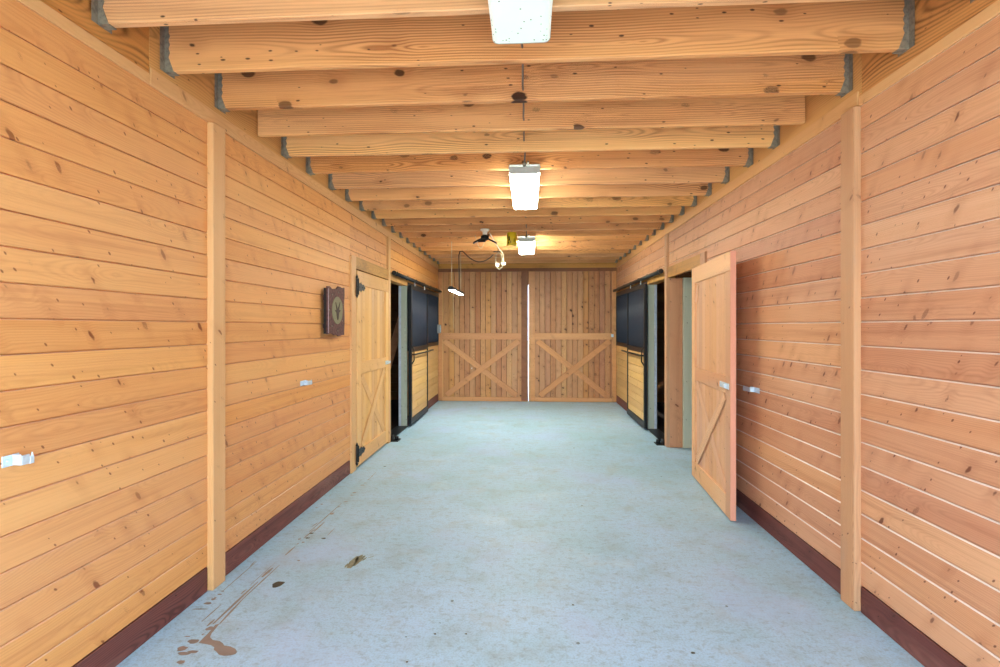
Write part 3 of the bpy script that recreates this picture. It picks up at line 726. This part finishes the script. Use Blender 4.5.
# cable threaded through the joists
pts = []
y = 2.13
for i in range(2, 6):
    ya = J1+(i-1)*JS; yb = ya+JS
    pts += [(-.03, ya-.15, 2.995), (-.032, ya-.06, 2.975), (-.03, ya-.02, 2.972), (-.03, ya+.03, 2.974), (-.026, ya+.12, 2.99), (-.03, ya+.22, 3.01)]
m = MB(); m.tube([(-.03, 2.14, ZJ-.02), (-.03, 2.16, 2.90), (-.03, 2.22, 2.97)]+pts[1:-1]+[(-.02, 3.75, 2.97), (-.03, 3.92, ZJ-.02)], .006, 6)
tag(m.build('electrical_cable', M['gwire']), 'thin grey cable threaded through the joists between the first two lights', 'cable')
m = MB(); m.tube([(-.03, 5.15, ZJ-.02), (-.03, 5.2, 2.95), (-.02, 5.5, 2.98), (-.03, 6.0, 2.98), (-.03, 6.5, 2.97), (-.02, 7.06, ZJ-.02)], .006, 6)
tag(m.build('electrical_cable', M['gwire']), 'thin grey cable threaded through the joists between the second and third lights', 'cable')

# folding three-panel led lamp on a porcelain socket
cx, cy = -.585, 6.60
t = thing('folding_lamp', (cx, cy, ZJ), 'small dark three-winged folding lamp in a white ceiling socket', 'lamp')
m = MB(); m.lathe([(.060, -.002), (.062, -.016), (.048, -.030), (.034, -.040), (.030, -.075), (.026, -.080)], (cx, cy, ZJ)); m.build('socket', M['white'], t)
m = MB(); m.lathe([(.030, -.0805), (.044, -.092), (.048, -.125), (.040, -.150), (.018, -.158)], (cx, cy, ZJ)); 
for i in range(12):
    a = 2*math.pi*i/12; m.box((.044, -.002, -.145), (.054, .002, -.095), M=Matrix.Translation((cx, cy, ZJ)) @ Matrix.Rotation(a, 4, 'Z'))
m.build('heat_sink', M['black'], t)
for a in (R(195), R(-15), R(260)):
    m = MB(); X = Matrix.Translation((cx, cy, ZJ-.115)) @ Matrix.Rotation(a, 4, 'Z') @ Matrix.Rotation(R(28), 4, 'Y')
    m.box((.045, -.050, -.006), (.175, .050, .006), M=X)
    for q in range(5): m.box((.055, -.042+q*.020, .0055), (.168, -.038+q*.020, .014), M=X)
    m.box((.052, -.042, -.0062), (.168, .042, -.0075), mi=1, M=X)
    m.build('wing', [M['black'], M['greybox']], t, bevel=.0)
# hanging cords
def hang(a, b, sag, n=14):
    a, b = Vector(a), Vector(b)
    return [a.lerp(b, i/n)+Vector((0, 0, -sag*4*(i/n)*(1-i/n))) for i in range(n+1)]
hx, hy = -.49, 8.30
m = MB(); m.tube(hang((-.52, 6.585, ZJ-.055), (hx+.055, hy, 2.825), .02)+[(hx+.068, hy, 2.76), (hx+.072, hy, 2.68), (hx+.05, hy, 2.585), (hx+.0, hy+.01, 2.545), (hx-.045, hy, 2.59), (hx-.062, hy, 2.70), (hx-.055, hy, 2.80), (hx-.01, hy, 2.83), (hx+.035, hy+.02, 2.80), (hx+.05, hy+.02, 2.70), (hx+.01, hy+.02, 2.64), (hx-.02, hy+.02, 2.63)], .0065, 8)
cd = tag(m.build('extension_cord', M['wire']), 'white cord running from the folding lamp and looped on a joist hook, plugs dangling', 'cord')
m = MB(); m.box((hx-.065, hy-.02, 2.595), (hx-.005, hy+.03, 2.655)); m.build('plug', M['white'], cd, bevel=.006, seg=2)
m = MB(); m.box((hx+.04, hy-.02, 2.62), (hx+.105, hy+.02, 2.665)); m.build('plug', M['white'], cd, bevel=.006, seg=2)
m = MB(); m.box((hx-.10, hy-.012, 2.838), (hx+.06, hy+.012, 2.854)); m.tube([(hx-.02, hy, 2.854), (hx-.02, hy, ZJ+.02)], .006, 6)
tag(m.build('cord_hook', M['black']), 'dark metal hook bar holding the looped white cord', 'hook')
m = MB(); m.tube(hang((-.76, 7.0, ZJ-.005), (-.60, 7.0, ZJ-.005), .19), .0035, 6)
tag(m.build('hanging_cord', M['wire']), 'thin yellowish cord hanging in a loop left of the folding lamp', 'cord')
m = MB(); m.tube([(-1.19, 8.4, 2.2045), (-1.19, 8.4, 2.45), (-1.195, 8.4, ZJ-.09), (-1.17, 8.35, ZJ-.03), (-1.12, 8.3, ZJ-.03)]+hang((-1.10, 8.28, ZJ-.04), (hx-.10, hy+.02, ZJ-.09), .15)[1:], .0085, 8)
tag(m.build('power_cord', M['dwire']), 'dark drooping power cord running from the hanging shop light towards the white plugs', 'cord')

# hanging shop light
sx, sz = -1.19, 2.165
t = thing('shop_light', (sx, 8.08, sz), 'slim lit shop light hanging on two long cords at left of aisle', 'hanging light')
m = MB(); m.prism([(sx-.052, sz-.018), (sx-.046, sz+.010), (sx-.020, sz+.034), (sx+.020, sz+.034), (sx+.046, sz+.010), (sx+.052, sz-.018)], 1, 7.48, 8.70); m.build('housing', M['black'], t, bevel=.003)
m = MB(); m.box((sx-.040, 7.54, sz-.026), (sx+.040, 8.64, sz-.0185)); m.build('diffuser', M['led'], t, bevel=.003)
for yy in (7.58, 8.6):
    m = MB(); m.tube([(sx, yy, sz+.0345), (sx, yy, ZJ+.01)], .0042, 6); m.build('suspension_cord', M['wire'], t)
m = MB(); m.tube([(sx+.03, 7.56, sz-.03), (sx+.03, 7.56, sz-.62)], .002, 6); m.build('pull_cord', M['wire'], t)

# yellow canister hanging under a joist
cx, cy = -.225, 6.72
t = thing('yellow_canister', (cx, cy, 2.66), 'yellow cylindrical canister with dark markings hanging left of the farthest strip light', 'canister')
m = MB(); m.lathe([(.064, .0), (.068, .006), (.068, .165), (.064, .172), (.060, .172)], (cx, cy, 2.69), n=28); m.build('body', M['yellow'], t)
for a, z0, z1, w in ((-118, .05, .12, .022), (-140, .08, .15, .014), (-100, .02, .06, .012), (-60, .03, .09, .012), (-128, .015, .045, .02)):
    aa = R(a); X = Matrix.Translation((cx+.0685*math.cos(aa), cy+.0685*math.sin(aa), 2.69)) @ Matrix.Rotation(aa, 4, 'Z')
    m = MB(); m.prism([(-w/2, z0), (w/2, z0+.01), (w/2*.5, z1), (-w/2*.8, z1-.012)], 0, -.0015, .001, M=X); m.build('marking', M['black'], t)
m = MB(); m.tube([(cx, cy, 2.861), (cx, cy, ZJ+.0)], .004, 6); m.build('hanging_wire', M['galv'], t)

# ------------------------------------------------------------------ outside
m = MB(); m.box((-9, -9.0, -.14), (9, YF-.002, -.01), axis=0); m.box((-9, YB+.9, -.14), (9, 58, -.01), axis=0); struct(m.build('ground_apron', M['outpost']))
m = MB(); m.box((-40, -60, -.30), (40, 60, -.16), axis=0); struct(m.build('ground_lawn', M['grass']))

# ------------------------------------------------------------------ light
w = bpy.data.worlds.new('sky'); SC.world = w; w.use_nodes = True
nt = w.node_tree; bg = nt.nodes['Background']
bg.inputs[0].default_value = (.66, .84, 1.0, 1); bg.inputs[1].default_value = 7.0
sd = bpy.data.lights.new('sun', 'SUN'); sd.energy = 17; sd.angle = R(1); sd.color = (1, .95, .86)
so = bpy.data.objects.new('sun', sd); COL.objects.link(so); so.rotation_euler = (R(50), R(0), R(65)); 
pl = bpy.data.lights.new('open_front_portal', 'AREA'); pl.shape = 'RECTANGLE'; pl.size = XR-XL; pl.size_y = 3.1; pl.cycles.is_portal = True
po = bpy.data.objects.new('open_front_portal', pl); COL.objects.link(po); po.location = ((XL+XR)/2, YF-.02, 1.56); po.rotation_euler = (R(90), 0, 0)

# ------------------------------------------------------------------ camera
cd_ = bpy.data.cameras.new('camera'); cam = bpy.data.objects.new('camera', cd_); COL.objects.link(cam)
cam.location = (0, 0, CAMZ); cam.rotation_euler = (R(90), 0, th)
cd_.sensor_width = 36; cd_.lens = 36*f_/1000; cd_.shift_y = -(333.5-327)/1000; cd_.clip_start = .05
SC.camera = cam
SC.view_settings.view_transform = 'Standard'; SC.view_settings.look = 'None'; SC.view_settings.gamma = 1; SC.view_settings.use_curve_mapping = False
SC.view_settings.exposure = 0.12
cy_ = SC.cycles; cy_.use_denoising = True; cy_.max_bounces = 12; cy_.diffuse_bounces = 8; cy_.sample_clamp_indirect = 8
